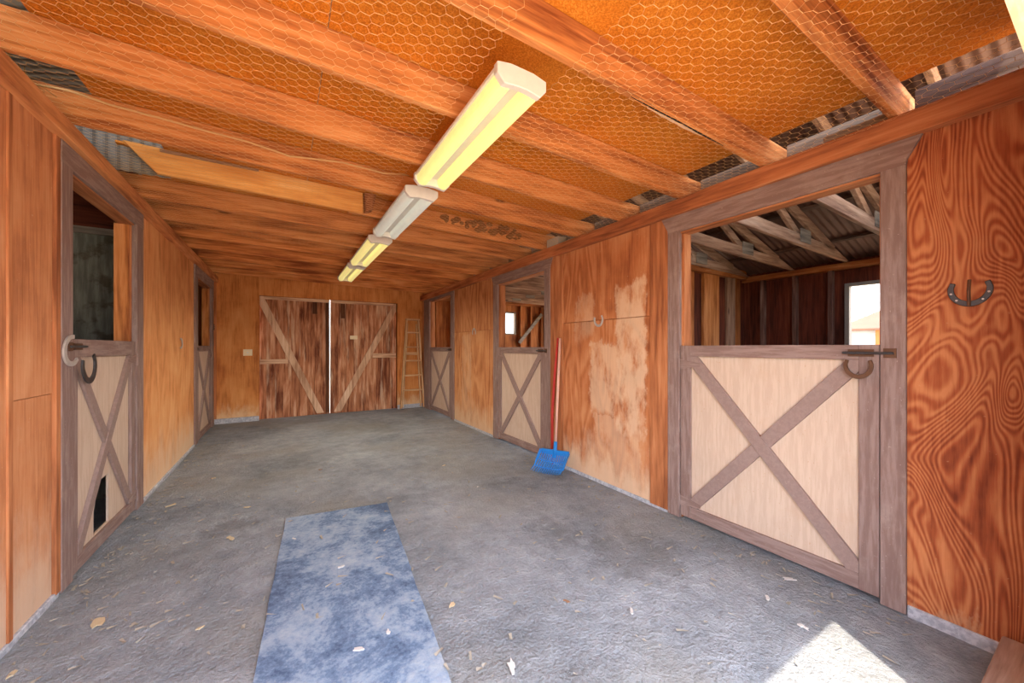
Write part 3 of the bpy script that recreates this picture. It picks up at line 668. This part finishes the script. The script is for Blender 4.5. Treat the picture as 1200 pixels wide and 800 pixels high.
# ------------------------------------------------------------------ hexagonal wire netting under the joists
def netting(x0, x1, label):
    bm = bmesh.new(); a = .030; R = .00064; dx, dy = a * 1.5, a * math.sqrt(3)
    y0, y1 = .2, 5.2
    pts = {}
    def sag(x, y): return .010 * mnoise.noise(Vector((x * 2.1, y * 2.1, 1.7))) + .004 * mnoise.noise(Vector((x * 9, y * 9, 5)))
    def P3(x, y):
        jx = .006 * mnoise.noise(Vector((x * 3, y * 3, 8))) + .004 * mnoise.noise(Vector((x * 40, y * 40, 2)))
        jy = .006 * mnoise.noise(Vector((x * 3, y * 3, 18))) + .004 * mnoise.noise(Vector((x * 40, y * 40, 12)))
        return Vector((x + jx, y + jy, joist_z(x) - .014 + sag(x, y)))
    edges = set(); verts = {}
    def key(x, y): return (round(x, 4), round(y, 4))
    i = 0; x = x0
    while x < x1:
        y = y0 + (dy / 2 if i % 2 else 0)
        while y < y1:
            c = [(x + a * math.cos(math.pi / 3 * k), y + a * math.sin(math.pi / 3 * k)) for k in range(6)]
            for k in range(6):
                p, q = key(*c[k]), key(*c[(k + 1) % 6]); edges.add((min(p, q), max(p, q)))
            y += dy
        x += dx; i += 1
    V, Fc = [], []
    for p, q in edges:
        A_, B_ = P3(*p), P3(*q); t = (B_ - A_).normalized(); s = t.cross(Vector((0, 0, 1))).normalized()
        rr = R * (1.5 if abs(t.x) > .8 else 1.0)
        b = len(V)
        for e in (A_, B_):
            for k in range(3):
                an = 2 * math.pi * k / 3; V.append(e + s * rr * math.cos(an) + Vector((0, 0, 1)) * rr * math.sin(an))
        for k in range(3): Fc.append((b + k, b + (k + 1) % 3, b + 3 + (k + 1) % 3, b + 3 + k))
    me = bpy.data.meshes.new('wire_netting'); me.from_pydata(V, [], Fc); me.materials.append(M_WIRE)
    o = bpy.data.objects.new('wire_netting', me); COL.objects.link(o)
    return tag(o, label, 'wire netting', 'wire netting under the joists')
netting(XL + .08, .72, 'hexagonal wire netting strip between the light fixtures and the left wall')
netting(1.09, XR - .085, 'hexagonal wire netting strip between the light fixtures and the right wall')

# ------------------------------------------------------------------ horseshoes
def horseshoe(P, y, z, size, rot, mat, label, d=-.004, hook=None, nails=True):
    """U bar in the wall plane; rot 0 opens upward."""
    flip = -1 if P is PR else 1
    base = Vector(P(y, z, d)); r = thing('horseshoe', base, label, 'horseshoe', 'horseshoes on the stall walls')
    def W(a, b, t):
        ca, sa = math.cos(rot), math.sin(rot); a, b = a * ca - b * sa, a * sa + b * ca
        return Vector(P(y + flip * a, z + b, d - t))
    N = 22; prof = []
    for i in range(N + 1):
        t = math.radians(-205 + 230 * i / N)
        k = 1.0 + .18 * max(0, math.sin(t)) 
        cx_, cy_ = math.cos(t) * size * .44, math.sin(t) * size * .52
        if math.sin(t) > .15: cx_ *= .96
        wd = size * (.095 - .03 * abs(i - N / 2) / (N / 2))
        nrm = Vector((math.cos(t) / .44, math.sin(t) / .52)).normalized()
        prof.append((Vector((cx_, cy_)), nrm, wd))
    bm = bmesh.new(); rows = []
    for c, n_, wd in prof:
        rows.append([bm.verts.new(W(c.x + n_.x * s * wd, c.y + n_.y * s * wd, t)) for s, t in ((-1, 0), (1, 0), (1, .010), (-1, .010))])
    for a, b in zip(rows, rows[1:]):
        for k in range(4): bm.faces.new((a[k], a[(k + 1) % 4], b[(k + 1) % 4], b[k]))
    bm.faces.new(rows[0]); bm.faces.new(rows[-1][::-1])
    obj('shoe', bm, mat, r, bev=.0015)
    if nails:
        for i in (4, 7, 15, 18):
            c = prof[i][0]; bm = bmesh.new(); tube(bm, [W(c.x, c.y, .0105), W(c.x, c.y, .0135)], .0045, 6); obj('nail', bm, M_STEEL_L, r)
    if hook:
        bm = bmesh.new(); tube(bm, [W(0, size * .30, .012), W(0, -size * .1, .030), W(0, -size * .60, .022)], .006, 6); obj('hook', bm, M_RUST, r)
    return r
horseshoe(PR, .393, 1.655, .135, 0, M_STEEL, 'dark horseshoe opening upward with a spike, on the near grained plywood', hook=True)
horseshoe(PR, .785, 1.283, .125, 0, M_RUST, 'dark horseshoe hanging from the bolt of the large near right door', d=-.030, nails=False)
horseshoe(PR, 2.823, 1.668, .13, .15, M_STEEL_L, 'worn horseshoe on the pale-patched plywood above the blue fork')
horseshoe(PR, 5.768, 1.63, .13, math.pi, M_STEEL_L, 'horseshoe opening downward on the plywood between the two far right doors')
horseshoe(PL, 3.205, 1.365, .18, -1.25, M_STEEL_L, 'bright pale horseshoe nailed on the casing of the near left door', d=-.020, nails=False)
horseshoe(PL, 3.385, 1.275, .20, .2, M_STEEL, 'grey horseshoe hanging from the bolt of the near left door', d=-.032, nails=False)
horseshoe(PL, 5.982, 1.43, .13, math.pi / 2, M_STEEL_L, 'small pale horseshoe on the plywood between the two left doors')
horseshoe(PL, 8.43, 1.72, .13, math.pi, M_DARK, 'black horseshoe beside the far left stall door')

# ------------------------------------------------------------------ back wall: switch plate, ladder
r = thing('switch_plate', (-.59, YB, 1.22), 'ivory switch plate on the back wall left of the plank doors', 'switch')
bobj('cover', (-.66, -.52, YB - .010, YB, 1.225, 1.345), M_IVORY, r, .003); bobj('toggle', (-.60, -.58, YB - .02, YB - .010, 1.27, 1.30), M_WHITE, r)
def ladder():
    r = thing('step_ladder', (2.48, YB - .1, 0.0), 'folded wooden step ladder leaning on the back wall', 'ladder')
    m = wood('ladder', C(176, 128, 84), C(218, 176, 132), C(236, 204, 166), 'Z', knots=False); mx = wood('ladder', C(176, 128, 84), C(218, 176, 132), C(236, 204, 166), 'X', knots=False)
    def pt(x, z, dy=0): return (x, YB - .16 + z * .05 + dy, z)
    for x0, x1 in ((2.21, 2.365), (2.73, 2.635)):
        bm = bmesh.new(); beam(bm, pt(x0, .02), pt(x1, 2.0), .028, .07, (1, 0, 0)); obj('rail', bm, m, r, bev=.002)
    for x0, x1 in ((2.27, 2.40), (2.68, 2.60)):
        bm = bmesh.new(); beam(bm, pt(x0, .03, .06), pt(x1, 1.92, .05), .024, .04, (1, 0, 0)); obj('rear_leg', bm, m, r, bev=.002)
    for z in (.42, .75, 1.08, 1.39, 1.72):
        t = z / 2.0; xa, xb = 2.21 + .155 * t + .014, 2.73 - .095 * t - .014; q = pt(0, z)
        bobj('step', (xa, xb, q[1] - .05, q[1] + .035, z - .014, z + .014), mx, r, .002)
    bobj('cross_brace', (2.36, 2.64, pt(0, 1.25, .06)[1] - .01, pt(0, 1.25, .06)[1] + .01, 1.21, 1.27), mx, r, .002)
    q = pt(0, 2.02); bobj('top_cap', (2.345, 2.66, q[1] - .06, q[1] + .08, 2.0, 2.035), mx, r, .004)
ladder()

# ------------------------------------------------------------------ blue fork and red handle
def fork():
    Cb = Vector((2.605, 3.365, .20)); w = Vector((.50, -.86, 0)).normalized(); tip = Vector((2.42, 3.285, .012))
    r = thing('stable_fork', (2.5, 3.3, 0), 'blue plastic stable fork with pale wooden handle leaning on the right wall', 'fork')
    bm = bmesh.new(); tube(bm, [Cb + Vector((0, 0, -.02)), Vector((2.715, 3.415, 1.485))], [.016, .014], 10); obj('handle', bm, M_HANDLE, r, smooth=True)
    bm = bmesh.new(); tube(bm, [Cb + Vector((-.008, 0, -.06)), Cb + Vector((.012, .006, .12))], [.026, .020], 10); obj('socket', bm, M_BLUE, r, smooth=True)
    half = .165
    bm = bmesh.new(); beam(bm, Cb - w * half, Cb + w * half, .03, .055); obj('crossbar', bm, M_BLUE, r, bev=.004)
    d = tip - Cb; nrm = w.cross(d).normalized()
    if nrm.z < 0: nrm = -nrm
    n = 15
    for i in range(n):
        s = (i / (n - 1) - .5) * 2 * half * .97; e = abs(i / (n - 1) - .5) * 2
        lift = .035 * e ** 3
        p0 = Cb + w * s + Vector((0, 0, -.015)) + nrm * lift; p1 = Cb + w * s * 1.02 + d * .55 - nrm * .02 + nrm * lift; p2 = Cb + w * s * 1.05 + d * 1.0 + nrm * (lift + .004)
        bm = bmesh.new(); tube(bm, [p0, (p0 + p1) / 2 - nrm * .008, p1, (p1 + p2) / 2 - nrm * .006, p2], [.008, .008, .0078, .007, .004], 5); obj('tine', bm, M_BLUE, r)
    for t in (.42, .72):
        bm = bmesh.new(); tube(bm, [Cb + w * s * half + d * t - nrm * (.018 - .035 * abs(s) ** 3) for s in (-1, -.5, 0, .5, 1)], .006, 5); obj('cross_rib', bm, M_BLUE, r)
    for s in (-1, 1):
        bm = bmesh.new(); a = Cb + w * s * half * 1.03; prism(bm, [(0, 0), (1, 0), (.6, 1), (0, 1)], lambda u, v, k: a + d * u * .75 + nrm * (.045 * v * (1 - .4 * u)) + w * k, -.005, .005); obj('side_wall', bm, M_BLUE, r)
fork()
bm = bmesh.new(); tube(bm, [(2.66, 3.49, .02), (2.690, 3.53, .6), (2.703, 3.50, 1.05), (2.718, 3.455, 1.49)], [.015, .017, .016, .013], 10)
tag(obj('tool_handle', bm, M_RED, smooth=True), 'long red tool handle leaning behind the blue fork', 'tool handle')

# ------------------------------------------------------------------ rubber mat
bm = bmesh.new()
edge = []
cr = [Vector((-.175, 1.0)), Vector((.53, .9)), Vector((.775, 3.41)), Vector((.008, 3.51))]
for i in range(4):
    a, b = cr[i], cr[(i + 1) % 4]; n = 14
    for k in range(n):
        p = a + (b - a) * k / n; j = .004 if k else 0
        edge.append((p.x + random.uniform(-j, j), p.y + random.uniform(-j, j)))
prism(bm, edge, lambda a, b, d: (a, b, d), -.002, .013)
tag(obj('rubber_mat', bm, M_MAT, bev=0), 'dusty blue-grey rubber mat lying flat on the aisle floor', 'mat')

# ------------------------------------------------------------------ loose flakes and litter
flk = [plain('pale_chip', C(206, 184, 150), .9), plain('white_chip', C(206, 200, 196), .9), plain('brown_chip', C(150, 112, 86), .9)]
FL = [(113, 728, .13, 0), (270, 630, .10, 0), (200, 592, .10, 0), (290, 594, .07, 0), (345, 633, .05, 1), (400, 666, .06, 1), (455, 743, .05, 1), (420, 763, .06, 1), (530, 708, .06, 0), (665, 704, .05, 2),
      (600, 780, .09, 1), (940, 733, .07, 1), (690, 570, .06, 0), (520, 545, .06, 0), (560, 570, .05, 1), (15, 788, .08, 0), (925, 678, .08, 1), (900, 700, .06, 1), (740, 715, .06, 1), (375, 550, .05, 2), (235, 735, .06, 0), (250, 560, .06, 0)]
words = ('straw-coloured', 'whitish', 'brown')
for (u, v, s, m) in FL:
    p = on_z(u, v, .004); bm = bmesh.new(); n = 11; s *= .85
    on_mat = (u in (345, 400, 455, 420)); z0 = .013 if on_mat else .001
    th = [random.uniform(.35, 1.1) for _ in range(n)]; ro = random.uniform(0, 6)
    poly = []
    for k in range(n):
        an = 2 * math.pi * k / n; a, b = math.cos(an) * s * .55 * th[k], math.sin(an) * s * .26 * th[k]
        poly.append((p.x + a * math.cos(ro) - b * math.sin(ro), p.y + a * math.sin(ro) + b * math.cos(ro)))
    prism(bm, poly, lambda a, b, d: (a, b, d), z0, z0 + .005)
    tag(obj('wood_flake', bm, flk[m]), ('thin %s flake lying on the blue rubber mat' if on_mat else 'thin %s flake lying on the dusty concrete floor') % words[m], 'flake', 'flakes on the floor')
V, Fc = [], []
for i in range(1000):
    x, y = random.uniform(XL + .05, XR - .05), random.uniform(.5, 8.4)
    if random.random() < .5: x = random.choice((XL + .05 + random.expovariate(6), XR - .05 - random.expovariate(6)))
    x = min(max(x, XL + .04), XR - .04)
    l, w = random.uniform(.008, .032), random.uniform(.002, .008); an = random.uniform(0, 3.14); c, s = math.cos(an), math.sin(an); z = .003 + random.uniform(0, .006)
    if -.2 < x < .8 and y < 3.55: z += .012
    b = len(V)
    for q, dz in (((-l, -w), 0), ((l, -w), .004), ((l, w), .001), ((-l, w), .005)): V.append((x + q[0] * c - q[1] * s, y + q[0] * s + q[1] * c, z + dz))
    Fc.append((b, b + 1, b + 2, b + 3))
me = bpy.data.meshes.new('straw_litter'); me.from_pydata(V, [], Fc); me.materials.append(plain('litter', C(176, 168, 154), .95, 0, .5, 3))
o = bpy.data.objects.new('straw_litter', me); COL.objects.link(o); tag(o, 'fine straw and chip litter scattered over the aisle floor', 'litter', kind='stuff')

# mud nests on a joist, straw nest in the left eave gap, cable
yy = JOIST_Y[5] - .02
r = thing('mud_wasp_nest', (1.9, yy, joist_z(1.9)), 'row of dried mud wasp cells stuck on a joist face', 'nest')
for i in range(46):
    x = 1.42 + random.random() * .95; z = joist_z(x) + random.uniform(.06, .16); sz = random.uniform(.014, .034); bm = bmesh.new()
    bmesh.ops.create_icosphere(bm, subdivisions=1, radius=sz, matrix=Matrix.Translation((x, yy - sz * .25, z)) @ Matrix.Diagonal((random.uniform(.8, 1.8), .8, random.uniform(.7, 1.2), 1)))
    obj('mud_cell', bm, M_MUD, r, smooth=True)
bm = bmesh.new()
for i in range(160):
    x = random.uniform(XL - .09, XL + .0); y = JOIST_Y[3] + .03 + random.random() * .56; z = 2.66 + abs(random.gauss(0, .04)); an = random.uniform(0, 3.14); l = random.uniform(.03, .1); dz = random.uniform(-.02, .02)
    dv = Vector((math.cos(an) * l * .4, math.sin(an) * l, dz)); p = Vector((x, y, z)); tube(bm, [p - dv, p + dv], .0022, 3, False)
tag(obj('straw_nest', bm, M_STRAW), 'loose straw bird nest on the left plate between joists', 'nest', kind='stuff')
yy = JOIST_Y[4] - .026
pts = [(on_y(u, v, yy)) for u, v in ((38, 98), (80, 106), (130, 123), (190, 139), (240, 153), (290, 166), (340, 183), (400, 190), (450, 203), (480, 205))]
bm = bmesh.new(); tube(bm, pts, .006, 6); tag(obj('electric_cable', bm, M_CABLE, smooth=True), 'pale electric cable running along a joist towards the fixtures', 'cable')

# ------------------------------------------------------------------ house seen through the stall window
hs = thing('house', (44, 4, -.05), 'low white house with brown hipped roof beyond the stall window', 'house')
bobj('wall', (40.5, 50, -8, 12.4, -.05, 2.95), plain('white_siding', C(150, 150, 154), .7, 0, .06), hs)
bm = bmesh.new(); v = [bm.verts.new(p) for p in ((39.8, -9, 2.9), (39.8, 13.2, 2.9), (51, 13.2, 2.9), (51, -9, 2.9), (45, -4, 5.2), (45, 10.4, 5.2), (39.8, -9, 2.75), (39.8, 13.2, 2.75), (51, 13.2, 2.75), (51, -9, 2.75))]
for f in ((0, 1, 5, 4), (1, 2, 5), (2, 3, 4, 5), (3, 0, 4), (0, 6, 7, 1), (1, 7, 8, 2), (2, 8, 9, 3), (3, 9, 6, 0), (6, 9, 8, 7)): bm.faces.new([v[i] for i in f])
obj('roof', bm, plain('brown_shingle', C(104, 76, 62), .9, 0, .3, 1.0), hs)
bobj('porch_post', (39.9, 40.2, 10.2, 10.5, -.05, 2.75), plain('orange_post', C(150, 84, 40), .7), hs)
